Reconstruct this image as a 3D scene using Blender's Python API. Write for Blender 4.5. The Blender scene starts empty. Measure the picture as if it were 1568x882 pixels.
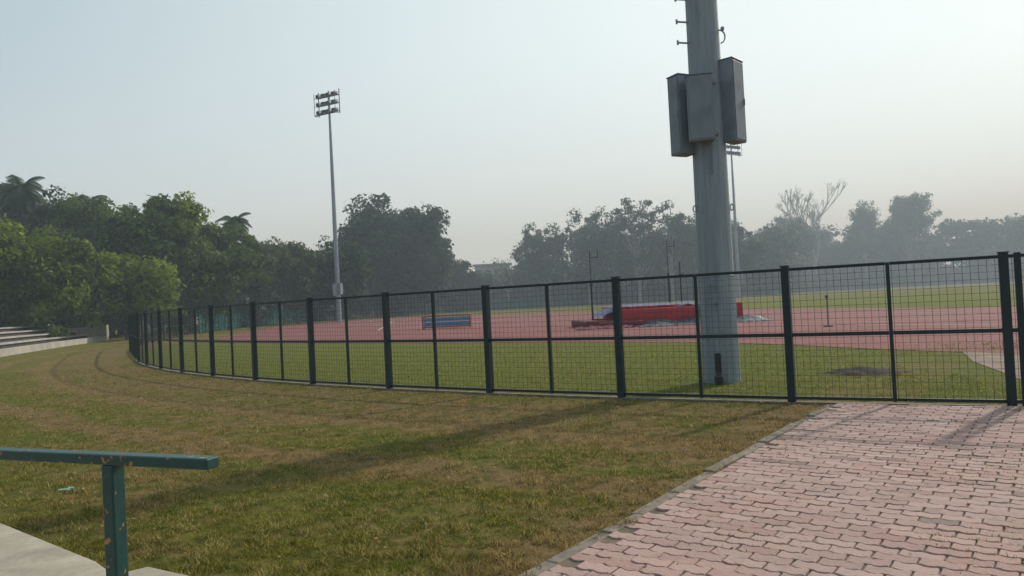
import bpy, bmesh, math, random
import numpy as np
from mathutils import Vector, Matrix, noise as mnoise
random.seed(7); rng=np.random.default_rng(7)
scene=bpy.context.scene
scene.view_settings.view_transform='Standard'; scene.view_settings.look='None'; scene.view_settings.exposure=0
R=math.radians
# ------------------------------------------------------------ node helpers
class NT:
    def __init__(s,name):
        s.m=bpy.data.materials.new(name); s.m.use_nodes=True; s.t=s.m.node_tree; s.t.nodes.clear()
        s.out=s.t.nodes.new('ShaderNodeOutputMaterial')
    def n(s,typ,ins=None,**kw):
        nd=s.t.nodes.new(typ)
        for k,v in kw.items(): setattr(nd,k,v)
        if ins:
            for k,v in ins.items():
                sock=nd.inputs[k]
                if hasattr(v,'is_output'): s.t.links.new(v,sock)
                else: sock.default_value=v
        return nd
    def pos(s): return s.n('ShaderNodeNewGeometry').outputs['Position']
    def noise(s,scale,detail=4,rough=.6,vec=None):
        return s.n('ShaderNodeTexNoise',{'Vector':vec if vec is not None else s.pos(),'Scale':scale,'Detail':detail,'Roughness':rough}).outputs['Fac']
    def ramp(s,f,a,b,lo=0.,hi=1.):
        return s.n('ShaderNodeMapRange',{'Value':f,'From Min':a,'From Max':b,'To Min':lo,'To Max':hi}).outputs['Result']
    def math(s,op,a,b=0.):
        return s.n('ShaderNodeMath',{0:a,1:b},operation=op).outputs[0]
    def mix(s,f,a,b,bt='MIX'):
        nd=s.n('ShaderNodeMix',data_type='RGBA',blend_type=bt)
        for i,v in ((0,f),(6,a),(7,b)):
            if hasattr(v,'is_output'): s.t.links.new(v,nd.inputs[i])
            else: nd.inputs[i].default_value=v if i==0 else (*v,1) if len(v)==3 else v
        return nd.outputs[2]
    def attr(s,name): return s.n('ShaderNodeAttribute',attribute_name=name).outputs['Fac']
    def bsdf(s,col,rough=.8,metal=0.,bump=None,bs=.5,bd=.02,spec=.3):
        b=s.n('ShaderNodeBsdfPrincipled',{'Roughness':rough,'Metallic':metal,'Specular IOR Level':spec})
        if hasattr(col,'is_output'): s.t.links.new(col,b.inputs['Base Color'])
        else: b.inputs['Base Color'].default_value=(*col,1)
        if bump is not None:
            bn=s.n('ShaderNodeBump',{'Height':bump,'Strength':bs,'Distance':bd}); s.t.links.new(bn.outputs[0],b.inputs['Normal'])
        return b.outputs[0]
    def fin(s,sh): s.t.links.new(sh,s.out.inputs[0]); return s.m

def simple(name,col,col2=None,scale=5,rough=.7,metal=0.,bump=True,bd=.01):
    t=NT(name); n=t.noise(scale,5); c2=col2 or tuple(c*.6 for c in col)
    return t.fin(t.bsdf(t.mix(t.ramp(n,.35,.65),col,c2),rough,metal,n if bump else None,.4,bd))

CX,CY,RF=28.4,53.1,49.4   # centre and radius of the bend fence
E0=np.array([.05,4.3]);ED=np.array([4.1,5.53]);ED/=np.linalg.norm(ED);EN=np.array([ED[1],-ED[0]]) # kerb line
def grass_color(t,gain=1.0):
    p=t.pos()
    d0=t.n('ShaderNodeVectorMath',{0:p,1:(CX,CY,0)},operation='DISTANCE').outputs['Value']
    wob=t.math('MULTIPLY',t.math('SUBTRACT',t.noise(.5,3),.5),1.2)
    d=t.math('ADD',d0,wob)
    pe=t.n('ShaderNodeVectorMath',{0:p,1:(E0[0],E0[1],0)},operation='SUBTRACT').outputs['Vector']
    ke=t.n('ShaderNodeVectorMath',{0:pe,1:(EN[0],EN[1],0)},operation='DOT_PRODUCT').outputs['Value']
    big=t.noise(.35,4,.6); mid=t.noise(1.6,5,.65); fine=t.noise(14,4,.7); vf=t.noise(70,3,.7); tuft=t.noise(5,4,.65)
    band=t.math('MULTIPLY',t.ramp(d,49.4,50.2),t.ramp(d,53.8,51.0))
    kb=t.math('MULTIPLY',t.ramp(ke,-.9,-.05),t.ramp(ke,1,.8))
    def rut(r): return t.math('MULTIPLY',t.ramp(d,r-.5,r-.15),t.ramp(d,r+.5,r+.15))
    k=t.math('ADD',t.math('MULTIPLY',mid,.55),t.math('MULTIPLY',big,.6))
    k=t.math('ADD',k,t.math('MULTIPLY',band,.13))
    k=t.math('ADD',k,t.math('MULTIPLY',rut(52.4),.13))
    k=t.math('ADD',k,t.math('MULTIPLY',rut(54.4),.18))
    k=t.math('ADD',k,t.math('MULTIPLY',kb,.16))
    k=t.math('ADD',k,t.ramp(d0,49.3,48.9,0,-.09))
    k=t.math('ADD',k,t.math('MULTIPLY',t.math('SUBTRACT',fine,.5),.42))
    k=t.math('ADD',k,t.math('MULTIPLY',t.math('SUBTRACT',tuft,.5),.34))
    brown=t.ramp(k,.54,.73,0,.92)
    g=t.mix(t.ramp(fine,.3,.7),tuple(gain*c for c in (.094,.106,.013)),tuple(gain*c for c in (.25,.210,.034)))
    g=t.mix(t.ramp(t.noise(.9,3),.35,.7,0,.75),g,tuple(gain*c for c in (.125,.155,.019)))
    b=t.mix(t.ramp(vf,.3,.7),tuple(gain*c for c in (.20,.118,.046)),tuple(gain*c for c in (.35,.24,.115)))
    c=t.mix(brown,g,b)
    c=t.mix(t.ramp(tuft,.38,.58,.5,0),c,tuple(gain*c for c in (.045,.055,.011)))  # dark tuft shading painted into the grass colour by noise
    inside=t.ramp(d0,49.3,48.9,0,.40)
    c=t.mix(inside,c,tuple(gain*q for q in (.150,.185,.026)))
    return c,fine,vf,brown
def mat_ground():
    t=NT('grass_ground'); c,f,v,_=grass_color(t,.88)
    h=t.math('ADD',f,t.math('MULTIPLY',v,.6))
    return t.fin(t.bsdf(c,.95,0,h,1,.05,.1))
def mat_blade():
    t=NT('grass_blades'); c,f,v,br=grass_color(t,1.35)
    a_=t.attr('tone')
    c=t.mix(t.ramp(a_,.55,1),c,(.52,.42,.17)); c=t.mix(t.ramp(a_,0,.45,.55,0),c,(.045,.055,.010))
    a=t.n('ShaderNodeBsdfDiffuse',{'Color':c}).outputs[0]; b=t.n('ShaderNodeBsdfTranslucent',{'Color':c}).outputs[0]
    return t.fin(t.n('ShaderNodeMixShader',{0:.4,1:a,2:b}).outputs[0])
def mat_leaf(name,c1,c2,tr=.38):
    t=NT(name); a=t.attr('tone'); n=t.noise(.35,3)
    c=t.mix(t.math('ADD',t.math('MULTIPLY',a,.7),t.math('MULTIPLY',n,.3)),c1,c2)
    s1=t.bsdf(c,.6,0,None,spec=.2); s2=t.n('ShaderNodeBsdfTranslucent',{'Color':c}).outputs[0]
    return t.fin(t.n('ShaderNodeMixShader',{0:tr,1:s1,2:s2}).outputs[0])

M={}
M['ground']=mat_ground(); M['blade']=mat_blade()
M['bark']=simple('bark',(.12,.09,.065),(.05,.04,.03),3,.9)
M['palebark']=simple('pale_bark',(.32,.29,.25),(.18,.16,.13),2,.9)
M['leafA']=mat_leaf('leaf_green',(.022,.060,.014),(.13,.19,.022))
M['leafB']=mat_leaf('leaf_dark',(.013,.040,.018),(.055,.10,.026))
M['leafC']=mat_leaf('leaf_olive',(.035,.063,.022),(.12,.155,.04))
M['leafY']=mat_leaf('leaf_yellowgreen',(.036,.080,.010),(.22,.28,.024),.42)
# ------------------------------------------------------------ mesh helpers
def link(o): scene.collection.objects.link(o); return o
def empty(name,loc=(0,0,0)):
    e=bpy.data.objects.new(name,None); e.location=loc; e.empty_display_size=.2; return link(e)
def mesh_np(name,V,F,mats,mi=None,tone=None,smooth=False,parent=None):
    me=bpy.data.meshes.new(name); V=np.asarray(V,dtype=np.float32)
    if isinstance(F,np.ndarray):
        k=F.shape[1]; me.vertices.add(len(V)); me.vertices.foreach_set('co',V.ravel())
        me.loops.add(F.size); me.loops.foreach_set('vertex_index',F.astype(np.int32).ravel())
        me.polygons.add(len(F)); me.polygons.foreach_set('loop_start',np.arange(0,F.size,k,dtype=np.int32))
        me.polygons.foreach_set('loop_total',np.full(len(F),k,dtype=np.int32)); me.update(calc_edges=True)
    else:
        me.from_pydata([tuple(map(float,v)) for v in V],[],F)
    for m in mats: me.materials.append(m)
    if mi is not None: me.polygons.foreach_set('material_index',np.asarray(mi,dtype=np.int32))
    if tone is not None:
        a=me.attributes.new('tone','FLOAT','POINT'); a.data.foreach_set('value',np.asarray(tone,dtype=np.float32))
    me.polygons.foreach_set('use_smooth',[smooth]*len(me.polygons)); me.update()
    o=link(bpy.data.objects.new(name,me))
    if parent: o.parent=parent
    return o
class Geo:
    """quads collector"""
    def __init__(s): s.V=[];s.F=[];s.mi=[];s.t=[];s.n=0
    def add(s,V,F,mi=0,tone=.5):
        V=np.asarray(V,float);F=np.asarray(F,int)
        s.V.append(V);s.F.append(F+s.n);s.mi.append(np.full(len(F),mi))
        s.t.append(np.full(len(V),tone) if np.isscalar(tone) else tone);s.n+=len(V)
    def bar(s,p0,p1,w,d=None,mi=0,w1=None,up=(0,0,1),sides=4):
        p0=np.array(p0,float);p1=np.array(p1,float);ax=p1-p0;L=np.linalg.norm(ax)
        if L<1e-6:return
        ax/=L;u=np.array(up,float)
        if abs(ax@u)>.95:u=np.array([1.,0,0]) if up==(0,0,1) else np.array([0,0,1.])
        a=np.cross(ax,u);a/=np.linalg.norm(a);b=np.cross(a,ax)
        d=w if d is None else d; r=1 if w1 is None else w1/w
        if sides==4: pr=[(-.5,-.5),(.5,-.5),(.5,.5),(-.5,.5)]
        else: pr=[(.5*math.cos(2*math.pi*i/sides),.5*math.sin(2*math.pi*i/sides)) for i in range(sides)]
        V=[p0+a*x*w+b*y*d for x,y in pr]+[p1+(a*x*w+b*y*d)*r for x,y in pr]
        n=sides;F=[(i,(i+1)%n,n+(i+1)%n,n+i) for i in range(n)]
        if n==4:F+=[(3,2,1,0),(4,5,6,7)]
        s.add(V,F,mi)
    def box(s,c,size,rz=0,mi=0):
        sx,sy,sz=[v/2 for v in size];ca,sa=math.cos(rz),math.sin(rz)
        V=[]
        for z in(-sz,sz):
            for x,y in((-sx,-sy),(sx,-sy),(sx,sy),(-sx,sy)):
                V.append((c[0]+x*ca-y*sa,c[1]+x*sa+y*ca,c[2]+z))
        s.add(V,[(0,3,2,1),(4,5,6,7),(0,1,5,4),(1,2,6,5),(2,3,7,6),(3,0,4,7)],mi)
    def build(s,name,mats,parent=None,smooth=False):
        return mesh_np(name,np.vstack(s.V),np.vstack(s.F),mats,np.concatenate(s.mi),np.concatenate(s.t),smooth,parent)
def bevel(o,w=.01,seg=2):
    m=o.modifiers.new('bev','BEVEL');m.width=w;m.segments=seg;m.limit_method='ANGLE';return o
def leaves(g,cl,per,size,mi=1,flat=.75,shell=.55):
    """cl: array clumps (x,y,z,r,tone)"""
    cl=np.asarray(cl);N=len(cl)*per
    C=np.repeat(cl,per,axis=0)
    d=rng.normal(size=(N,3));d/=np.linalg.norm(d,axis=1)[:,None]
    rr=(shell+(1-shell)*rng.random(N)**.7)*np.where(rng.random(N)<.12,1.25,1)
    P=C[:,:3]+d*np.array([1,1,flat])*(C[:,3]*rr)[:,None]
    P[:,2]=np.maximum(P[:,2],.15)
    n=d*.7+rng.normal(size=(N,3))*.55+np.array([0,0,.35]);n/=np.linalg.norm(n,axis=1)[:,None]
    t=np.cross(n,rng.normal(size=(N,3)));t/=np.linalg.norm(t,axis=1)[:,None];b=np.cross(n,t)
    s=(size*(.55+.9*rng.random(N)))[:,None]
    V=np.stack([P-t*s,P-b*s*.5,P+t*s,P+b*s*.5],axis=1).reshape(-1,3)
    F=np.arange(4*N).reshape(N,4)
    tone=np.clip(C[:,4]+rng.normal(size=N)*.18+d[:,2]*.15,0,1)
    g.add(V,F,mi,np.repeat(tone,4))
def crown_clumps(cx,cy,zc,rx,rz,n,cr,lobes=5):
    L=[]
    for i in range(lobes):
        a=rng.random()*6.28;q=rng.random()**.5*.55
        L.append((math.cos(a)*rx*q,math.sin(a)*rx*q,(rng.random()*1.15-.55)*rz*.75,.42+.28*rng.random()))
    L.append((0,0,rz*.4,.55))
    out=[]
    for i in range(n):
        l=L[rng.integers(len(L))];d=rng.normal(size=3);d/=np.linalg.norm(d);q=rng.random()**.45
        x=cx+l[0]+d[0]*rx*l[3]*q;y=cy+l[1]+d[1]*rx*l[3]*q;z=zc+l[2]+d[2]*rz*l[3]*q
        out.append((x,y,z,cr*(.6+.8*rng.random()),rng.random()))
    return out
def tree(name,x,y,h,w,base=.2,leaf='leafA',size=.22,per=90,n=70,cr=None,bark='bark',shell=.5,lobes=6):
    g=Geo();zb=h*base;rz=(h-zb)/2;zc=zb+rz;cr=cr or w*.2
    cl=crown_clumps(x,y,zc,w,rz,n,cr,lobes)
    cl=[c for c in cl if c[2]+c[3]*.75<h*1.02]
    A_=np.array(cl)[:,:3]   # drop clumps that hang detached from the crown
    cl=[c for c in cl if np.sort(np.linalg.norm(A_-np.array(c[:3]),axis=1))[3]<2.1*cr]
    tw=max(.25,h*.028)
    top=(x+rng.normal()*.3,y,zc)
    g.bar((x,y,-.1),(x,y,zb*.6),tw*1.25,w1=tw,sides=8);g.bar((x,y,zb*.6),top,tw,w1=tw*.5,sides=8)
    for c in cl[::3]:
        s=(x,y,min(zb*.6+rng.random()*(zc-zb*.6),c[2]-.1));mid=[(s[i]+c[i])/2 for i in range(3)];mid[2]-=.06*h*rng.random()
        g.bar(s,mid,tw*.38,w1=tw*.22,sides=5);g.bar(mid,c[:3],tw*.22,w1=tw*.07,sides=5)
    leaves(g,cl,per,size,shell=shell)
    return g.build(name,[M[bark],M[leaf]])
def bare_tree(name,x,y,h,w,leafn=0,leaf='leafC',dep=5,up=.12):
    g=Geo();tips=[]
    def rec(p,d,L,r,k):
        q=p+d*L;g.bar(p,q,r,w1=r*.7,sides=5)
        if k==0: tips.append(q);return
        for i in range(rng.integers(2,4)):
            nd=d+rng.normal(size=3)*np.array([.42,.42,.2])*w/4.;nd[2]=abs(nd[2])*.9+up;nd/=np.linalg.norm(nd)
            rec(q,nd,L*(.64+.2*rng.random()),r*.68,k-1)
    rec(np.array([x,y,-.1]),np.array([0,0,1.]),h*.3,h*.034,dep)
    if leafn: leaves(g,[(*t,1.0,rng.random()) for t in tips[::2]],leafn,.22,shell=.2)
    return g.build(name,[M['palebark'],M[leaf]])
def palm(name,x,y,h,fl=3.2):
    g=Geo();g.bar((x,y,-.1),(x+.3,y,h*.5),.42,w1=.34,sides=8);g.bar((x+.3,y,h*.5),(x+.4,y,h),.34,w1=.28,sides=8)
    c=np.array([x+.4,y,h])
    V=[];F=[];T=[]
    for i in range(30):
        a=i*2.4+rng.random()*.4;el=1.25-1.9*(i/30.)
        p=c.copy();d=np.array([math.cos(a)*math.cos(el),math.sin(a)*math.cos(el),math.sin(el)]);L=fl*(.8+.3*rng.random())
        st=14
        for k in range(st):
            q=p+d*L/st
            side=np.cross(d,[0,0,1]);side/=np.linalg.norm(side)+1e-6
            ll=.85*math.sin(math.pi*min(1,(k+1.5)/(st+1)))+.15
            for sg in(-1,1):
                for o in(0,.5):
                    b=p+(q-p)*o;tip=b+side*sg*ll*.8+d*ll*.45+np.array([0,0,-.4*ll])
                    n=len(V);V+= [b,b+d*.15,tip+d*.05,tip];F.append((n,n+1,n+2,n+3));T+=[rng.random()]*4
            g.bar(p,q,.045,mi=1)
            p=q;d=d+np.array([0,0,-.16]);d/=np.linalg.norm(d)
    g.add(V,F,1,np.array(T))
    return g.build(name,[M['bark'],M['leafB']])
# ------------------------------------------------------------ ground
def sheet(name,pts,z,mat,parent=None):
    me=bpy.data.meshes.new(name);bm=bmesh.new();vs=[bm.verts.new((p[0],p[1],z)) for p in pts];f=bm.faces.new(vs)
    bmesh.ops.triangulate(bm,faces=bm.faces[:]);bm.normal_update()
    for f in bm.faces:
        if f.normal.z<0:f.normal_flip()
    bm.to_mesh(me);bm.free();me.materials.append(mat);o=link(bpy.data.objects.new(name,me));
    if parent:o.parent=parent
    return o
sheet('grass_ground',[(-3000,-3000),(3000,-3000),(3000,3000),(-3000,3000)],0,M['ground'])

# running track
t=NT('track_rubber');n1=t.noise(.25,4);n2=t.noise(6,4)
c=t.mix(t.ramp(n1,.3,.7),(.170,.055,.055),(.210,.082,.078));c=t.mix(t.ramp(n2,.4,.9),c,(.27,.15,.13))
M['track']=t.fin(t.bsdf(c,.9,0,n2,.3,.01,.1))
def catmull(P,n):
    P=[np.array(p,float) for p in P];P=[2*P[0]-P[1]]+P+[2*P[-1]-P[-2]];o=[]
    for i in range(1,len(P)-2):
        for k in range(n):
            u=k/n;a,b,c2,d=P[i-1:i+3]
            o.append(.5*((2*b)+(-a+c2)*u+(2*a-5*b+4*c2-d)*u*u+(-a+3*b-3*c2+d)*u**3))
    o.append(P[-2]);return o
near=catmull([(60,-6),(30,5),(14,12.2),(9.6,16.2),(6.2,22.8),(-.2,28.6),(-6.8,34),(-16.7,43.5),(-22,57),(-26,76),(-26,100)],10)
far=catmull([(90,10),(60,20),(42,27.5),(31,33),(25,38.5),(21,52),(18,64),(9,80),(2,88),(-8,95),(-14,108)],10)
V=[];F=[]
for i,(a,b) in enumerate(zip(near,far)):
    V+=[(*a,.012),(*b,.012)]
    if i:F.append((2*i-2,2*i,2*i+1,2*i-1))
tr=mesh_np('running_track',V,F,[M['track']])
M['white']=simple('line_paint',(.66,.65,.62),(.45,.43,.41),4,.7)
g=Geo()
for l in range(1,9):
    u=.30+.08*l if l<8 else .985
    pl=[a*(1-u)+b*u for a,b in zip(near,far)]
    for i in range(len(pl)-1):
        d=pl[i+1]-pl[i];nn=np.array([-d[1],d[0]]);nn/=np.linalg.norm(nn)+1e-9;w=.028
        d0=pl[i]-(pl[i-1] if i else pl[i]-d);n0=np.array([-d0[1],d0[0]]);n0/=np.linalg.norm(n0)+1e-9
        g.add([(*(pl[i]-n0*w),.02),(*(pl[i+1]-nn*w),.02),(*(pl[i+1]+nn*w),.02),(*(pl[i]+n0*w),.02)],[(0,1,2,3)])
for (p,q) in (((-9.5,52),(-13.5,84)),((2,70),(-9.5,52))):
    p=np.array(p);q=np.array(q);d=q-p;nn=np.array([-d[1],d[0]])/np.linalg.norm(d)*.05
    g.add([(*(p-nn),.026),(*(q-nn),.026),(*(q+nn),.026),(*(p+nn),.026)],[(0,1,2,3)])
g.build('track_lane_markings',[M['white']])

# ------------------------------------------------------------ block paving
def arc(k): a=R(-119.9-2.93*k);return CX+RF*math.cos(a),CY+RF*math.sin(a)
def pv(s,t): return E0+ED*s+EN*t
t=NT('paver_concrete');a=t.attr('tone');n=t.noise(40,4,.7);nb=t.noise(.9,4,.6);nm=t.noise(5,5,.7);nl=t.noise(2.2,5,.75)
c=t.mix(a,(.285,.155,.135),(.43,.285,.255));c=t.mix(t.ramp(nb,.42,.72,0,.6),c,(.31,.245,.215));c=t.mix(t.ramp(n,.35,.8,0,.45),c,(.47,.37,.33))
c=t.mix(t.ramp(nm,.55,.72,0,.6),c,(.17,.13,.105));c=t.mix(t.ramp(nl,.58,.66,0,.5),c,(.21,.18,.16))
dark=t.ramp(a,.0,.06,.55,0.);c=t.mix(dark,c,(.15,.125,.11))
M['paver']=t.fin(t.bsdf(c,.85,0,n,.7,.010,.2))
M['sand']=simple('joint_sand',(.17,.13,.095),(.08,.068,.045),12,.95)
M['conc']=simple('concrete',(.34,.31,.26),(.23,.20,.17),6,.9)
t=NT('pale_concrete');n=t.noise(3,6,.7);n2=t.noise(30,4,.7)
c=t.mix(t.ramp(n,.35,.7),(.42,.37,.29),(.27,.24,.19));c=t.mix(t.ramp(n2,.5,.8,0,.55),c,(.20,.17,.13))
M['concp']=t.fin(t.bsdf(c,.9,0,n2,.5,.006,.2))
M['concd']=simple('dark_gap_concrete',(.085,.08,.07),(.05,.048,.042),1.5,.9)  # darkened riser concrete, paints in the shaded gaps under the seat slabs
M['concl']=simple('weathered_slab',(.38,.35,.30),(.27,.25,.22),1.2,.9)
M['kerb']=simple('kerb_concrete',(.24,.20,.16),(.13,.11,.085),9,.95)
sheet('paving_bed',[tuple(pv(-9,0)),tuple(pv(6.9,0)),arc(-.35),arc(-1),arc(-1.7),arc(-2.5),arc(-3.5),arc(-5),(17,-3),(6,-6)],.018,M['sand'])
M['dirt']=simple('dusty_path_soil',(.25,.175,.135),(.15,.11,.08),3,.95)
sheet('dirt_path',[arc(-1.2),(7.3,10.4),(8.0,12.2),(8.7,14.2),(9.9,16.6),(15,12.6),(13.5,7.5),arc(-3.8),arc(-2.5)],.008,M['dirt'])
PL,PW=.235,.118
fr=[0,.07,.18,.32,.43,.57,.68,.82,.93,1];zz=[1,1,-1,-1,1,1,-1,-1,1,1];Z=.008
VV=[];FF=[];TT=[]
def paver(cs,ct,tone,half=False):
    gap=.005;top=.030+rng.normal()*.0016+.005*mnoise.noise((cs*.9,ct*.9,4));K=.5 if half else 1
    tilt=rng.normal(size=2)*.016
    up=[((f-.5)*(PL*K-2*gap),PW/2-gap+z*Z*(1 if not half else 0)) for f,z in zip(fr,zz)]
    dn=[((f-.5)*(PL*K-2*gap),-PW/2+gap+z*Z*(1 if not half else 0)) for f,z in zip(fr,zz)][::-1]
    ring=dn[::-1]+up[::-1]
    n=len(ring);b=len(VV);ro=rng.normal()*.016;of=rng.normal(size=2)*.0016+np.array([.006*mnoise.noise((cs*.7,ct*.7,1)),.006*mnoise.noise((cs*.7,ct*.7,2))])
    for sc,h in((1,0.0),(1,top-.005),(.95,top)):
        for (x,y) in ring:
            sx=x*sc-ro*y+of[0];sy=y*sc+ro*x+of[1]
            w=pv(cs+sy,ct+sx);VV.append((w[0],w[1],h+(tilt[0]*x+tilt[1]*y if h else 0)));TT.append(tone)
    for k in range(2):
        for i in range(n):
            j=(i+1)%n;FF.append((b+k*n+i,b+k*n+j,b+(k+1)*n+j,b+(k+1)*n+i))
    for i in range(9):
        FF.append((b+2*n+i,b+2*n+i+1,b+2*n+18-i,b+2*n+19-i))
row=0;s=-6.0
def tn(): return float(np.clip(.5+.25*rng.normal(),.07,1)) if rng.random()>.035 else .0
while s<11:
    off=row%2
    if off:
        w=pv(s,.02+PL/4)
        if math.hypot(w[0]-CX,w[1]-CY)>RF+.12 and w[1]>2.2 and rng.random()<.8: paver(s,.02+PL/4,tn(),True)
    t0=.02+PL/2+(PL/2 if off else 0)
    while t0<10:
        w=pv(s,t0)
        if math.hypot(w[0]-CX,w[1]-CY)>RF+.12 and w[1]>2.2 and w[0]<9.5:
            paver(s,t0,tn())
        t0+=PL
    s+=PW;row+=1
mesh_np('block_paving',VV,np.array(FF),[M['paver']],tone=TT)
g=Geo();s=-6
while s<6.7:
    L=.45+.3*rng.random();w=pv(s+L/2,-.035+rng.normal()*.008);g.box((w[0],w[1],.0+rng.normal()*.006),(L-.012,.10,.068),math.atan2(ED[1],ED[0])+rng.normal()*.02);s+=L
bevel(g.build('paving_kerb',[M['kerb']]),.012)

# ------------------------------------------------------------ grass blades
N=480000
u=rng.random(N);Y=1/(1/2.9-u*(1/2.9-1/26.));X=(rng.random(N)*2-1)*(.82*Y+.6)
rel=np.stack([X-E0[0],Y-E0[1]],1);tt=rel@EN;ss=rel@ED
rfd=np.hypot(X-CX,Y-CY)
edge=np.array([mnoise.noise((s_*2.2,0,7)) for s_ in ss])
lim=-.06+.18*np.clip(edge+.15,0,1)+.05*rng.random(N)
inpav=(tt>0)&(rfd>RF)&(ss<8)
jn=np.abs(((ss+6.0+PW/2)/PW)%1-.0);jn=np.minimum(jn,1-jn)
wn=np.array([mnoise.noise((a*.9,b*.9,11)) if c else -1 for a,b,c in zip(X,Y,inpav)])
weed=inpav&(jn<.05)&(wn>.10)&(rng.random(N)<.6)
ok=~((tt>lim)&(rfd>RF-.1)&(ss<8))|weed
ok&=rfd>39
ok&=~((rfd<RF)&(X>7.2)&(Y<16))
slab=(X< -1.7)&(((X+3.9)*.62+(Y-5.57)*.785)<0.02)
ok&=~slab
cn=np.array([mnoise.noise((x*1.8,y*1.8,0)) for x,y in zip(X,Y)]);cn2=np.array([mnoise.noise((x*9,y*9,3)) for x,y in zip(X,Y)]);cn3=np.array([mnoise.noise((x*4,y*4,9)) for x,y in zip(X,Y)])
ok&=(rng.random(N)<np.clip(.55+cn*1.0+cn2*.8+cn3*.7,.04,1))|weed
X=X[ok];Y=Y[ok];cn=cn[ok];cn2=cn2[ok];cn3=cn3[ok];tt=tt[ok];weed=weed[ok];n=len(X)
h=(.012+.022*rng.random(n))*(1+.7*cn2+.5*cn3)*(1+Y*.02)*np.where(tt>-.1,1.2,1)*np.where(weed,.6,1);w=.0032*(1+Y*.10)
az=rng.random(n)*6.28;ln=rng.random(n)*1.5;la=rng.random(n)*6.28
B=np.stack([X,Y,np.where(weed,.024,np.where(tt>-.06,.015,0))],1);sd=np.stack([np.cos(az),np.sin(az),np.zeros(n)],1)*w[:,None]
tip=B+np.stack([np.cos(la)*ln*h,np.sin(la)*ln*h,h],1)
V=np.stack([B-sd,B+sd,tip],1).reshape(-1,3)
tb=np.clip(rng.random(n)**1.2*.9+cn3*.3,0,1)
mesh_np('grass_blades',V,np.arange(3*n).reshape(n,3),[M['blade']],tone=np.repeat(tb,3))

# ------------------------------------------------------------ bend fence
t=NT('dark_green_paint');nn=t.noise(30,5,.7)
M['fence']=t.fin(t.bsdf(t.mix(t.ramp(nn,.62,.72),(.007,.020,.023),(.04,.03,.02)),.5,0,nn,.15,.003,.3))
M['wire']=simple('wire_green',(.012,.026,.028),(.025,.03,.025),10,.6,0,False)
H=1.86
fe=empty('metal_mesh_fence')
gp=Geo();gw=Geo();gf=Geo()
pts=[arc(k) for k in range(-5,12)]
ext=catmull([pts[-2],pts[-1],(-22,43),(-27,58),(-31,75),(-33,95),(-31,116),(-20,137),(0,152),(40,168),(120,196),(260,190)],60)
def resample(P,step,start=0):
    out=[P[0]];acc=0
    for a,b in zip(P[:-1],P[1:]):
        acc+=np.linalg.norm(b-a)
        if acc>=step: out.append(b);acc=0
    return out
def panel(p,q,wsp=.085,wt=.0036,hsp=.085,post=.10):
    p=np.array(p[:2]);q=np.array(q[:2]);a=math.atan2(q[1]-p[1],q[0]-p[0]);m=(p+q)/2
    L=np.linalg.norm(q-p)
    gp.box((p[0],p[1],H/2+.01),(post,post,H+.02),a);gp.box((p[0],p[1],H+.03),(post+.015,post+.015,.015),a)
    gp.box((m[0],m[1],H/2+.02),(.045,.045,H-.05),a)
    for z,hh in((H-.02,.04),(.94,.05),(.075,.04)):
        for s,e in((p,m),(m,q)):
            c=(s+e)/2;gp.box((c[0],c[1],z),(L/2-.05,.038,hh),a)
    if wsp:
        nw=int(L/wsp)
        for i in range(1,nw):
            w=p+(q-p)*i/nw;gw.bar((w[0],w[1],.09),(w[0],w[1],H-.04),wt)
        k=.13
        while k<H-.06:
            gw.bar((*p,k),(*q,k),wt);k+=hsp
for k in range(-5,11):
    panel(arc(k),arc(k+1))
    a=np.array(arc(k));b=np.array(arc(k+1));c=(a+b)/2
    gf.box((c[0],c[1],.008),(np.linalg.norm(b-a)-.01,.14,.03),math.atan2(b[1]-a[1],b[0]-a[0]))
a=np.array(arc(-1));gp.box((a[0]+.13,a[1]-.06,H/2+.01),(.07,.07,H+.02),-.5)
gp.build('posts_and_rails',[M['fence']],fe);gw.build('welded_mesh',[M['wire']],fe)
gf.build('fence_footing',[M['kerb']],fe)
gp=Geo();gw=Geo();fe2=empty('perimeter_fence')
rp=resample(ext[60:],2.55)
for i in range(len(rp)-1):
    d=np.linalg.norm(rp[i])
    panel(rp[i],rp[i+1],.2 if d<75 else .32,.007,.25,.09)
gp.build('posts_and_rails',[M['fence']],fe2);gw.build('wire_mesh',[M['wire']],fe2)
t=NT('green_shade_net');nn=t.noise(2,3)
d1=t.n('ShaderNodeBsdfDiffuse',{'Color':t.mix(nn,(.012,.12,.11),(.03,.17,.14))}).outputs[0];tp=t.n('ShaderNodeBsdfTransparent').outputs[0]
M['net']=t.fin(t.n('ShaderNodeMixShader',{0:.75,1:tp,2:d1}).outputs[0])
V=[];F=[]
sub=[p for p in rp if p[1]>70 and p[0]<60]
for i,p in enumerate(sub):
    V+=[(p[0]-.06,p[1]+.06,.08),(p[0]-.06,p[1]+.06,H-.05)]
    if i:F.append((2*i-2,2*i,2*i+1,2*i-1))
mesh_np('shade_net',V,F,[M['net']],parent=fe2)

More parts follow.
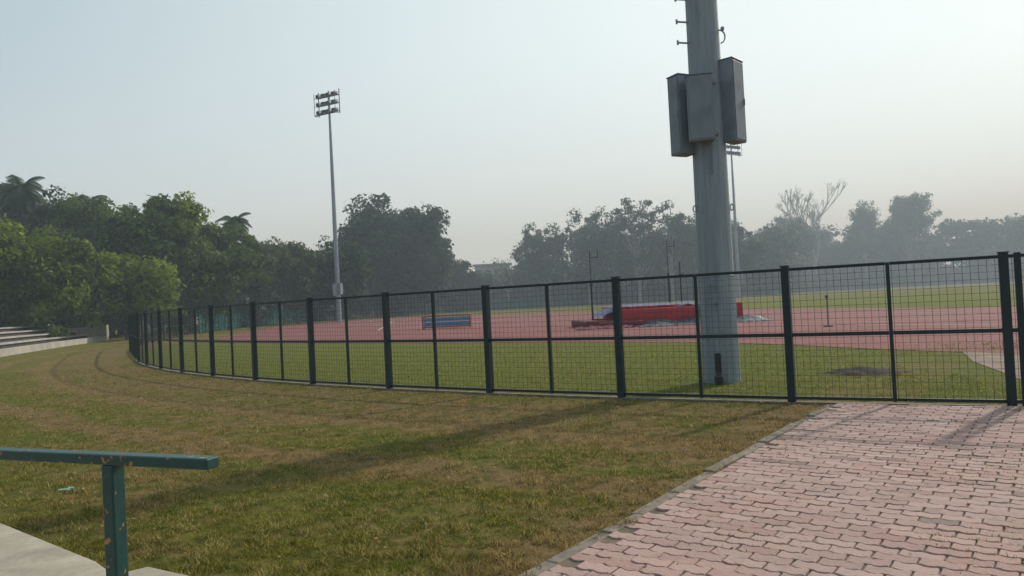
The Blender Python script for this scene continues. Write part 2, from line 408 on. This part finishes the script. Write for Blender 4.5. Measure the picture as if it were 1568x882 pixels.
# ------------------------------------------------------------ big floodlight mast
t=NT('galvanised_steel');p=t.pos();mp=t.n('ShaderNodeMapping',{'Vector':p,'Scale':(9,9,.5)}).outputs[0];st=t.noise(1.5,6,.65,mp);fn=t.noise(18,4,.7)
c=t.mix(t.ramp(st,.3,.7),(.170,.200,.228),(.285,.318,.345));c=t.mix(t.ramp(fn,.55,.8,0,.5),c,(.13,.148,.16))
M['galv']=t.fin(t.bsdf(c,.6,.15,fn,.15,.004,.4))
M['boxp']=simple('cabinet_paint',(.205,.233,.265),(.155,.18,.205),3,.55,0.05,True,.003)
M['dark']=simple('dark_rubber',(.02,.02,.022),(.04,.035,.03),10,.7)
def lathe(g,x,y,prof,n=16,mi=0):
    V=[];F=[]
    for r,z in prof:
        V+=[(x+r*math.cos(2*math.pi*i/n),y+r*math.sin(2*math.pi*i/n),z) for i in range(n)]
    for k in range(len(prof)-1):
        for i in range(n):
            j=(i+1)%n;F.append((k*n+i,k*n+j,(k+1)*n+j,(k+1)*n+i))
    g.add(V,F,mi)
PX,PY=3.60,13.1
bp=empty('floodlight_mast')
g=Geo()
lathe(g,PX,PY,[(.325,-.1),(.318,.1),(.308,1.83),(.316,1.835),(.316,1.86),(.304,1.865),(.270,7.5),(.12,31)],20)
g.build('shaft',[M['galv']],bp)
g=Geo()
for z,sgn in((5.98,-1),(6.35,-1),(6.75,-1),(7.2,-1),(7.6,-1)):
    r=.27;g.bar((PX-r,PY-.05,z),(PX-r-.2,PY-.08,z+.01),.025);g.bar((PX-r-.2,PY-.08,z-.03),(PX-r-.2,PY-.08,z+.05),.03)
for z in(6.05,6.85,7.7):
    pr=None
    for i in range(7):
        a=-1.4+i*.5;q=(PX+.26+.1*math.cos(a),PY-.1,z+.12*math.sin(a))
        if pr:g.bar(pr,q,.02)
        pr=q
    g.box((PX+.32,PY-.1,z+.14),(.05,.05,.06))
for sx in(-1,1):
    pr=None
    for i in range(8):
        a=i*2*math.pi/7;q=(PX+sx*.325+.03*math.cos(a),PY-.05,3.05+.06*math.sin(a))
        if pr:g.bar(pr,q,.018)
        pr=q
g.build('rungs_and_hooks',[M['galv']],bp)
def cab(c,size,rz,n=1):
    g=Geo();g.box(c,size,rz);ca,sa=math.cos(rz),math.sin(rz)
    fy=-size[1]/2-.008
    g.box((c[0]-fy*sa,c[1]+fy*ca,c[2]),(size[0]-.04,.015,size[2]-.05),rz)
    g.box((c[0],c[1],c[2]+size[2]/2+.012),(size[0]+.03,size[1]+.03,.02),rz)
    hx=size[0]*.38;fy-=.016;g.box((c[0]+hx*ca-fy*sa,c[1]+hx*sa+fy*ca,c[2]),(.02,.02,.12),rz)
    bevel(g.build('control_cabinet',[M['boxp']],bp),.008)
cab((PX-.23,PY-.42,4.72),(.42,.22,1.12),R(-10))
cab((PX-.45,PY-.02,4.70),(.30,.34,1.38),R(-64))
cab((PX+.42,PY-.12,4.88),(.42,.25,1.42),R(48))
g=Geo()
for z in(4.30,5.2):
    g.box((PX-.15,PY-.30,z),(.5,.05,.05));g.box((PX+.28,PY-.08,z),(.12,.3,.05));g.box((PX-.3,PY,z),(.1,.3,.05))
g.bar((PX-.05,PY-.36,4.2),(PX-.05,PY-.318,3.6),.03,sides=8)
g.box((PX+.02-.18,PY-.325,1.55),(.16,.03,.34));
g.build('brackets',[M['boxp']],bp)
g=Geo();
g.box((PX-.14,PY-.335,.36),(.10,.05,.34));g.box((PX-.16,PY-.39,.08),(.12,.16,.12));g.bar((PX-.14,PY-.35,.18),(PX-.17,PY-.41,.07),.09,sides=8)
bevel(g.build('cable_boot',[M['dark']],bp),.02)
def rack(g,x,y,z,w,rz,rows=3,cols=4,h=3.0):
    ca,sa=math.cos(rz),math.sin(rz)
    P=lambda a,b,c:(x+a*ca-b*sa,y+a*sa+b*ca,z+c)
    for r in range(rows):
        zz=.3+r*h/rows;
        g.bar(P(-w/2,0,zz),P(w/2,0,zz),.12)
        g.bar(P(-w/2,-.9,zz-.25),P(w/2,-.9,zz-.25),.06)
        for k in range(cols):
            u=-w/2+w*(k+.5)/cols
            V0=P(u,-.75,zz-.02);V1=P(u,.1,zz+.38)
            g.bar(V1,V0,.36,w1=.66,sides=8);g.bar(P(u,0,zz),V1,.1)
    for u in(-w/2,w/2,0):
        g.bar(P(u,0,0),P(u,0,h),.10);
    for u in(-w/2,w/2):
        g.bar(P(u,-.9,-.1),P(u,-.9,h-.4),.06);g.bar(P(u,0,.0),P(u,-.9,-.1),.06)
    g.bar(P(-w/2,-.9,-.1),P(w/2,-.9,-.1),.08)
g=Geo();rack(g,PX,PY,29,4,R(40));g.build('lamp_rack',[M['galv']],bp)
M['gald']=simple('weathered_galvanised',(.28,.32,.37),(.22,.25,.29),1,.6,.1)
M['lampd']=simple('lamp_housing',(.04,.05,.06),(.08,.09,.10),2,.5)
def mast(x,y,h,rz):
    e=empty('floodlight_mast')
    g=Geo();lathe(g,x,y,[(.5,0),(.5,.1),(.36,.12),(.30,h*.35),(.22,h*.7),(.15,h-3)],12);g.bar((x,y,h-3),(x,y,h),.3,sides=8)
    g.build('shaft',[M['gald']],e)
    g=Geo();rack(g,x,y,h-3.1,3.6,rz,3,4,3.3);g.build('lamp_rack',[M['lampd']],e)
    g=Geo();g.box((x-.3,y-.5,4.3),(.45,.5,1.6),.3);g.box((x+.45,y-.3,4.4),(.4,.5,1.5),-.5);g.build('control_cabinets',[M['gald']],e)
mast(-23.4,100,31.0,R(-28))
mast(42.6,140,30.0,R(30))

# ------------------------------------------------------------ pole vault landing mat
M['red']=simple('mat_red_vinyl',(.42,.020,.020),(.27,.015,.018),2,.5)
M['maroon']=simple('mat_maroon',(.17,.022,.030),(.10,.015,.022),2,.6)
M['blue']=simple('mat_blue',(.03,.09,.20),(.10,.12,.20),1.2,.6)
M['tarp']=simple('black_tarp',(.015,.02,.03),(.10,.12,.15),2.6,.45)
mt=empty('pole_vault_landing_mat')
def block(name,c,s,mat,rz=0,bw=.08):
    g=Geo();g.box(c,s,rz);o=g.build(name,[mat],mt,True);bevel(o,bw,3);return o
MX,MY=7.3,39.5
block('main_pad',(MX+.1,MY+.3,.46),(4.6,4.4,.86),M['red'],.04)
block('top_pad',(MX-.1,MY+.4,.955),(4.2,4.2,.12),M['red'],.05,.05)
block('right_pad',(MX+3.35,MY+.1,.50),(1.85,4.2,.96),M['red'],.0)
block('left_pad',(MX-3.1,MY-.3,.20),(1.7,3.6,.38),M['maroon'],.12)
block('front_pad',(MX-1.9,MY-2.0,.16),(2.2,.9,.3),M['maroon'],-.1)
def cloth(name,x0,x1,y0,y1,zf,mat,nx=60,ny=20,seed=0):
    V=[];F=[]
    for j in range(ny+1):
        for i in range(nx+1):
            u=i/nx;v=j/ny;x=x0+(x1-x0)*u;y=y0+(y1-y0)*v
            e=.25*mnoise.noise((x*1.1,v*2,seed));
            z=zf(u,v)+.07*abs(mnoise.noise((x*3,y*3,seed+3)))+.04*mnoise.noise((x*8,y*8,seed+5))
            V.append((x,y+e,max(z,.025)))
    for j in range(ny):
        for i in range(nx):
            a=j*(nx+1)+i;F.append((a,a+1,a+nx+2,a+nx+1))
    o=mesh_np(name,V,F,[mat],smooth=True,parent=mt);return o
cloth('blue_cover',MX-3.0,MX+2.4,MY-1.7,MY+2.4,lambda u,v:1.04-.25*max(0,.18-u)/.18*2 -.15*max(0,.10-v)/.10*(.4+.6*math.sin(u*11)**2),M['blue'],60,24,1)
cloth('black_tarp',MX-1.2,MX+5.2,MY-3.6,MY-2.1,lambda u,v:.02+.16*v*v+.12*math.sin(u*9)**2*v,M['tarp'],80,16,2)
cloth('fallen_cover',MX-4.2,MX-.9,MY-3.2,MY-1.5,lambda u,v:.03+.28*v*math.sin(u*3.1),M['maroon'],50,16,4)
M['post']=simple('dark_post',(.05,.05,.055),(.03,.03,.03),3,.6)
def upright(x,y,h):
    g=Geo();g.box((x,y,.05),(.5,.9,.1));g.bar((x,y,0),(x,y,h*.6),.11,sides=8);g.bar((x,y,h*.6),(x,y,h-.35),.045,sides=6)
    g.bar((x,y,h-.35),(x+.42,y,h-.35),.035);g.bar((x,y,h-.35),(x,y,h),.035);g.bar((x+.42,y,h-.35),(x+.42,y,h),.035);g.bar((x-.12,y,h*.55),(x+.12,y,h*.55),.06)
    g.build('pole_vault_upright',[M['post']])
upright(4.2,39.5,4.05);upright(8.95,42.5,4.6)
g=Geo();g.box((9.4,41.5,.05),(.4,.6,.1));g.bar((9.4,41.5,0),(9.4,41.5,3.3),.07,sides=8);g.bar((9.3,41.5,2.6),(9.55,41.5,2.6),.05);g.build('measuring_post',[M['post']])
g=Geo();g.box((12.0,28.5,.03),(.25,.25,.06));g.bar((12,28.5,0),(12,28.5,1.15),.035,sides=6);g.box((12.0,28.5,1.15),(.1,.02,.12));g.build('marker_post',[M['post']])
eq=empty('sports_barrier_rack')
M['bluep']=simple('blue_board',(.05,.17,.30),(.10,.26,.40),2,.6);M['redf']=simple('red_frame',(.30,.05,.03),(.2,.04,.03),3,.5)
g=Geo();BX,BY=-4.45,49.5
for x in(-1.55,1.55):
    g.bar((BX+x,BY-.4,0),(BX+x,BY-.4,.86),.07);g.bar((BX+x,BY+.4,0),(BX+x,BY+.4,.86),.07);g.bar((BX+x,BY-.4,.84),(BX+x,BY+.4,.84),.07)
for y in(-.4,.4):
    for z in(.13,.84):g.bar((BX-1.55,BY+y,z),(BX+1.55,BY+y,z),.06)
g.build('frame',[M['redf']],eq)
g=Geo()
for i,z in enumerate((.25,.40,.55,.70)):g.box((BX,BY-.36,z),(2.95,.03,.11))
for z in(.3,.6):g.box((BX,BY+.36,z),(2.95,.03,.2))
g.build('boards',[M['bluep']],eq)

# ------------------------------------------------------------ terrace stand (left)
te=empty('concrete_terrace')
A=[np.array(p,float) for p in((-24.5,31),(-28.5,41.3),(-32,52),(-34.8,62.7))]
def strip(name,o0,o1,z0,z1,mat):
    V=[];F=[]
    for k,p in enumerate(A):
        d=(A[min(k+1,3)]-A[max(k-1,0)]);n_=np.array([-d[1],d[0]])/np.linalg.norm(d)
        a=p+n_*o0;b=p+n_*o1
        V+=[(*a,z0),(*a,z1),(*b,z1),(*b,z0)]
    for k in range(3):
        o=4*k
        for j in range(4):
            F.append((o+j,o+4+j,o+4+(j+1)%4,o+(j+1)%4))
    F+=[(0,1,2,3),(15,14,13,12)]
    bevel(mesh_np(name,V,F,[mat],parent=te),.015)
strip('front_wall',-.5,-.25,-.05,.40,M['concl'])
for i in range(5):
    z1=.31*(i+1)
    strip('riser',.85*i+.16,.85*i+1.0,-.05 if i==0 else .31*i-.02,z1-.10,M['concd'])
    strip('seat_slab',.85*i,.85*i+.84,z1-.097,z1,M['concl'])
g=Geo()
for (x,y,w,hh) in((-36.3,66,.6,1.7),(-34.3,68,.5,1.5)):g.box((x,y,hh/2),(w,w,hh),.2);g.box((x,y,hh+.05),(w+.15,w+.15,.1),.2)
g.box((-38.5,65.5,.6),(3.8,.25,1.2),.1)
g.build('boundary_wall',[M['conc']])
g=Geo()
q0=np.array([-52.,60.]);q1=np.array([-34.,72.])
for i in range(10):
    p=q0+(q1-q0)*i/9;g.bar((*p,0),(*p,3.0),.09)
for z in(1.2,2.1,2.95):g.bar((*q0,z),(*q1,z),.05)
for i in range(110):
    p=q0+(q1-q0)*i/109;g.bar((*p,0.1),(*p,2.9),.012)
g.build('boundary_mesh_fence',[M['fence']])

# ------------------------------------------------------------ concrete steps and handrail (near left)
sl=empty('concrete_steps')
def prism(name,pts,z0,z1,mat,parent,bw=.012):
    n=len(pts);V=[(*p,z0) for p in pts]+[(*p,z1) for p in pts]
    F=[tuple(range(n))[::-1],tuple(range(n,2*n))]+[(i,(i+1)%n,n+(i+1)%n,n+i) for i in range(n)]
    o=mesh_np(name,V,F,[mat],parent=parent);bevel(o,bw);return o
prism('lower_slab',[(-8,8.8),(-12,5),(-6,0),(-1.2,1.5),(-.8,3.4),(-1.81,4.17),(-2.22,4.41),(-2.36,4.30),(-2.62,4.56),(-3.9,5.57)],-.05,.15,M['concp'],sl)
prism('upper_slab',[(-8,8.15),(-12,4.5),(-6,.3),(-1.6,1.5),(-1.9,2.9),(-2.78,3.75),(-3.3,4.22),(-4.2,4.98)],.15,.19,M['concp'],sl)
prism('top_slab',[(-8,7.98),(-12,4.3),(-6,.6),(-2,1.4),(-2.1,2.9),(-2.83,3.60),(-3.4,4.11),(-4.3,4.86)],.19,.23,M['concp'],sl)
t=NT('handrail_paint');nn=t.noise(14,6,.75);ch=t.noise(26,3,.6)
c=t.mix(t.ramp(nn,.4,.7),(.004,.042,.038),(.009,.062,.052));c=t.mix(t.ramp(ch,.63,.66),c,(.42,.17,.04))
M['rail']=t.fin(t.bsdf(c,.4,0,nn,.2,.003,.5))
hr=empty('handrail');g=Geo()
d=np.array([-1.04,.42]);ra=math.atan2(-.42,1.04)
p0=np.array([-1.07,2.6]);p1=p0+d*3.4;cc=(p0+p1)/2
g.box((cc[0],cc[1],1.09),(np.linalg.norm(p1-p0),.06,.040),ra)
o=g.build('top_rail',[M['rail']],hr);bevel(o,.006)
g=Geo();q=p0+d*.43
g.box((q[0],q[1],.61),(.056,.056,.92),ra);q2=p0+d*2.6;g.box((q2[0],q2[1],.65),(.056,.056,.84),ra)
g.box((q[0],q[1],.16),(.16,.16,.012),ra)
bevel(g.build('posts',[M['rail']],hr),.006)

# small stuff on the lawn
M['litter']=simple('litter_white',(.5,.6,.5),(.15,.4,.3),20,.5)
g=Geo();g.box((-4.35,7.1,.025),(.10,.035,.015),.2);g.box((-4.30,7.13,.03),(.05,.03,.02),.8);bevel(g.build('litter_wrapper',[M['litter']]),.006)
t=NT('bare_soil');nn=t.noise(7,5,.7);M['soil']=t.fin(t.bsdf(t.mix(nn,(.035,.032,.03),(.08,.065,.05)),.95,0,nn,1,.05,.1))
V=[];F=[];nx=24
for j in range(nx+1):
    for i in range(nx+1):
        u=i/nx*2-1;v=j/nx*2-1;r=math.hypot(u,v);x=6.2+u*.75;y=13.4+v*.7
        V.append((x,y,max(0,.12*(1-r*1.1))+.04*mnoise.noise((x*5,y*5,0))-.012*(r>.8)))
for j in range(nx):
    for i in range(nx):
        a=j*(nx+1)+i;F.append((a,a+1,a+nx+2,a+nx+1))
mesh_np('soil_mound',V,F,[M['soil']],smooth=True)
n=900;Yd=3.3+rng.random(n)**1.3*8;Xd=(rng.random(n)*2-1)*.75*Yd
kk=np.hypot(Xd-CX,Yd-CY)>RF+.1;Xd=Xd[kk];Yd=Yd[kk];n=len(Xd);a=rng.random(n)*6.28;s_=.006+.016*rng.random(n)**2
Bc=np.stack([Xd,Yd,np.full(n,.036)],1);t1=np.stack([np.cos(a),np.sin(a),rng.normal(size=n)*.3],1)*s_[:,None];t2=np.stack([-np.sin(a),np.cos(a),rng.normal(size=n)*.3],1)*s_[:,None]*.6
V=np.stack([Bc-t1,Bc-t2,Bc+t1,Bc+t2],1).reshape(-1,3)
M['dead']=mat_leaf('dead_leaf',(.16,.09,.04),(.30,.22,.12),.1)
mesh_np('fallen_leaves',V,np.arange(4*n).reshape(n,4),[M['dead']],tone=np.repeat(rng.random(n),4))

# ------------------------------------------------------------ trees
palm('palm_tree',-54,82,16.4,3.6);palm('palm_tree',-48.2,84,14.4,3.4);palm('palm_tree',-36.5,98,13.6,2.6)
tree('broadleaf_tree',-57,84,18.0,6,.06,'leafA',.24,120,140,1.3)
tree('broadleaf_tree',-52,85,17.2,4.6,.06,'leafB',.24,120,130,1.3)
tree('broadleaf_tree',-40,58,10.6,5.2,.03,'leafY',.20,130,140,1.1,lobes=8)
tree('broadleaf_tree',-35.5,59,8.6,4.0,.02,'leafY',.20,130,100,1.0)
tree('broadleaf_tree',-32.2,62,7.2,3.8,.02,'leafY',.20,130,100,1.0)
tree('broadleaf_tree',-44,61,11.9,5,.03,'leafA',.20,120,110,1.1)
tree('broadleaf_tree',-46,82,15.8,5.5,.1,'leafA',.24,120,130,1.3)
tree('broadleaf_tree',-36.2,76,15.2,5.4,.06,'leafA',.24,140,180,1.3,lobes=9)
tree('broadleaf_tree',-33.4,77,14.4,4.6,.05,'leafY',.24,140,140,1.2,lobes=8)
tree('broadleaf_tree',-30.5,80,12.4,4.4,.05,'leafA',.24,130,120,1.2)
tree('broadleaf_tree',-40,74,12.4,4.8,.04,'leafB',.24,130,120,1.2)
tree('broadleaf_tree',-32.5,95,11.6,4.6,.05,'leafC',.26,120,110,1.3)
tree('broadleaf_tree',-28.6,99,11.0,4.4,.05,'leafC',.26,120,110,1.3)
tree('broadleaf_tree',-24.6,104,12.8,5.0,.05,'leafB',.26,120,110,1.3)
tree('broadleaf_tree',-22.8,125,20.6,7.6,.06,'leafB',.34,140,210,1.9,lobes=9)
tree('broadleaf_tree',-14.8,127,20.0,5.8,.06,'leafB',.34,140,160,1.7,lobes=8)
tree('broadleaf_tree',-18.5,128,18.8,5.8,.05,'leafB',.34,130,120,1.7)
tree('broadleaf_tree',-28,128,16,5,.05,'leafB',.34,120,90,1.6)
tree('broadleaf_tree',-10.2,140,10.5,4.4,.04,'leafB',.34,110,70,1.4)
tree('broadleaf_tree',-6.3,150,8.0,4,.04,'leafB',.34,110,60,1.4)
bare_tree('bare_tree',-.8,155,11.5,5,3)
for (x,y,h,w,n_) in((7.3,150,20.8,7.2,150),(15.8,152,21.8,5.8,110),(20.5,153,20.6,5.4,100),(26,152,22.2,7.2,150),(32.5,151,20.4,5.6,105),(37.5,151,18.0,5.2,90),(46,153,16.5,5.5,80)):
    tree('tall_feathery_tree',x,y,h,w,.14,'leafB',.28,85,n_,1.3,'palebark',.2,10)
bare_tree('bare_tree',84.5,214,30,3.8,2,'leafC',6,.45);bare_tree('bare_tree',88.5,216,27,3.6,2,'leafC',6,.45)
tree('tall_feathery_tree',102,214,26,4.8,.3,'leafC',.34,80,90,1.7,'palebark',.2)
tree('tall_feathery_tree',79,214,24.5,3.7,.3,'leafC',.34,70,65,1.7,'palebark',.2)
tree('tall_feathery_tree',114.5,214,28.5,7.6,.3,'leafC',.34,90,160,1.8,'palebark',.2,9)
tree('broadleaf_tree',158,214,27,12,.1,'leafB',.4,110,180,2.4)
def mass(name,line,top,n,leaf,size,per,thick=7,cr=2.0,amp=.3,low=.8):
    g=Geo();cl=[]
    P=[np.array(p,float) for p in line];
    seg=[np.linalg.norm(b-a) for a,b in zip(P[:-1],P[1:])];tot=sum(seg)
    for i in range(n):
        s=rng.random()*tot;u=s
        for a,b,l,h0,h1 in zip(P[:-1],P[1:],seg,top[:-1],top[1:]):
            if u<=l:break
            u-=l
        f=min(1,u/l);p=a+(b-a)*f;h=h0+(h1-h0)*f
        h*=.92+amp*mnoise.noise((s*.11,n*.1,0))+.14*mnoise.noise((s*.4,1,0))
        q=rng.random()**low
        cl.append((p[0]+rng.normal()*1.,p[1]+(rng.random()-.5)*thick,max(.8,q*(h-cr*.6)),cr*(.6+.7*rng.random()),rng.random()*.9))
    leaves(g,cl,per,size,0,.8,.45)
    return g.build(name,[M[leaf]])
mass('distant_treeline',[(-75,62),(-52,66),(-44,70),(-37,84),(-34,98)],[8,8,8,8,8],300,'leafB',.26,90,5,1.5)
mass('distant_treeline',[(-36,112),(-20,132),(-8,150)],[9,9,6.5],220,'leafB',.36,80,6,1.6)
mass('distant_treeline',[(-10,166),(10,160),(30,160),(60,170),(80,205)],[7.5,11,14,16,21],600,'leafB',.5,85,8,2.1,.2)
mass('distant_treeline',[(46,218),(72,222),(88,224),(120,222),(150,215),(200,200),(260,190)],[24.5,24,22,20,20.5,23,20],1050,'leafB',.6,85,10,2.5,.2)
mass('distant_treeline',[(-20,225),(60,232),(140,230),(240,205)],[11,16,15,15],420,'leafB',.8,75,8,2.8,.15)
mass('distant_hedge',[(-14,170),(10,176),(60,190),(100,214),(150,209),(260,198)],[4,4.5,5,5,5,5],620,'leafB',.7,70,4,2.0,.15,1.3)
mass('distant_treeline',[(-75,140),(-40,150),(-10,175)],[13,12,8],200,'leafB',.5,60,8,2)
bd=empty('white_building');g=Geo();bx,by=-4.2,172
g.box((bx,by,5.0),(8,6,10));g.box((bx,by,10.15),(9,7,.3));g.build('walls_and_roof',[simple('white_wall',(.45,.43,.41),(.35,.34,.33),1,.9)],bd)
g=Geo()
for i in range(4):g.box((bx-3+i*2,by-3.02,8.3),(1.1,.06,1.2))
g.build('windows',[M['dark']],bd)

# ------------------------------------------------------------ haze: thin near, thicker over the far field
def haze(name,x0,x1,y0,y1,top,dens):
    me=bpy.data.meshes.new(name);bm=bmesh.new();bmesh.ops.create_cube(bm,size=1);bm.to_mesh(me);bm.free()
    o=link(bpy.data.objects.new(name,me));o.scale=(x1-x0,y1-y0,top+2);o.location=((x0+x1)/2,(y0+y1)/2,top/2-1)
    hm=bpy.data.materials.new(name);hm.use_nodes=True;nt=hm.node_tree;nt.nodes.clear()
    vo=nt.nodes.new('ShaderNodeVolumeScatter');vo.inputs['Color'].default_value=(.77,.89,1,1);vo.inputs['Density'].default_value=dens
    ou=nt.nodes.new('ShaderNodeOutputMaterial');nt.links.new(vo.outputs[0],ou.inputs['Volume']);me.materials.append(hm)
haze('morning_haze',-300,450,-60,108,38,.0012)
haze('morning_haze',-300,450,108.01,420,38,.0044)
# ------------------------------------------------------------ light
SE=R(33);daz=Vector((1,.96,0)).normalized()
sd_=Vector((daz.x*math.cos(SE),daz.y*math.cos(SE),math.sin(SE)))
sun=bpy.data.lights.new('sun','SUN');sun.energy=3.4;sun.angle=R(2);sun.color=(1,.91,.79)
so=link(bpy.data.objects.new('sun',sun));so.rotation_euler=sd_.to_track_quat('Z','Y').to_euler();so.location=(30,30,60)
w=bpy.data.worlds.new('World');scene.world=w;w.use_nodes=True;nt=w.node_tree
sk=nt.nodes.new('ShaderNodeTexSky');sk.sky_type='NISHITA';sk.sun_disc=False;sk.sun_elevation=SE;sk.sun_rotation=math.atan2(daz.x,daz.y)
sk.air_density=1.0;sk.dust_density=1.5;sk.ozone_density=1.5
tc=nt.nodes.new('ShaderNodeTexCoord')
dp=nt.nodes.new('ShaderNodeVectorMath');dp.operation='DOT_PRODUCT';nt.links.new(tc.outputs['Generated'],dp.inputs[0]);dp.inputs[1].default_value=sd_
mr=nt.nodes.new('ShaderNodeMapRange');nt.links.new(dp.outputs['Value'],mr.inputs[0]);mr.inputs[1].default_value=.05;mr.inputs[2].default_value=.85
mx=nt.nodes.new('ShaderNodeMix');mx.data_type='RGBA';nt.links.new(mr.outputs[0],mx.inputs[0]);mx.inputs[6].default_value=(2.8,4.0,4.9,1);mx.inputs[7].default_value=(8.9,9.9,9.7,1)
sp=nt.nodes.new('ShaderNodeSeparateXYZ');nt.links.new(tc.outputs['Generated'],sp.inputs[0])
mz=nt.nodes.new('ShaderNodeMapRange');nt.links.new(sp.outputs[2],mz.inputs[0]);mz.inputs[1].default_value=.38;mz.inputs[2].default_value=0;mz.inputs[3].default_value=0;mz.inputs[4].default_value=.65
m2=nt.nodes.new('ShaderNodeMix');m2.data_type='RGBA';nt.links.new(mz.outputs[0],m2.inputs[0]);nt.links.new(mx.outputs[2],m2.inputs[6]);m2.inputs[7].default_value=(9.0,9.6,9.4,1)
m3=nt.nodes.new('ShaderNodeMix');m3.data_type='RGBA';m3.inputs[0].default_value=.88;nt.links.new(sk.outputs[0],m3.inputs[6]);nt.links.new(m2.outputs[2],m3.inputs[7])
bg=nt.nodes['Background'];nt.links.new(m3.outputs[2],bg.inputs[0]);bg.inputs[1].default_value=.105
# ------------------------------------------------------------ camera
cam=bpy.data.cameras.new('camera');cam.sensor_width=36;cam.lens=36*1140/1568;cam.clip_end=6000;cam.clip_start=.05
co=link(bpy.data.objects.new('camera',cam))
co.matrix_world=Matrix.Translation((0,0,1.6))@Matrix.Rotation(R(91.0),4,'X')@Matrix.Rotation(R(-2.9),4,'Z')
scene.camera=co
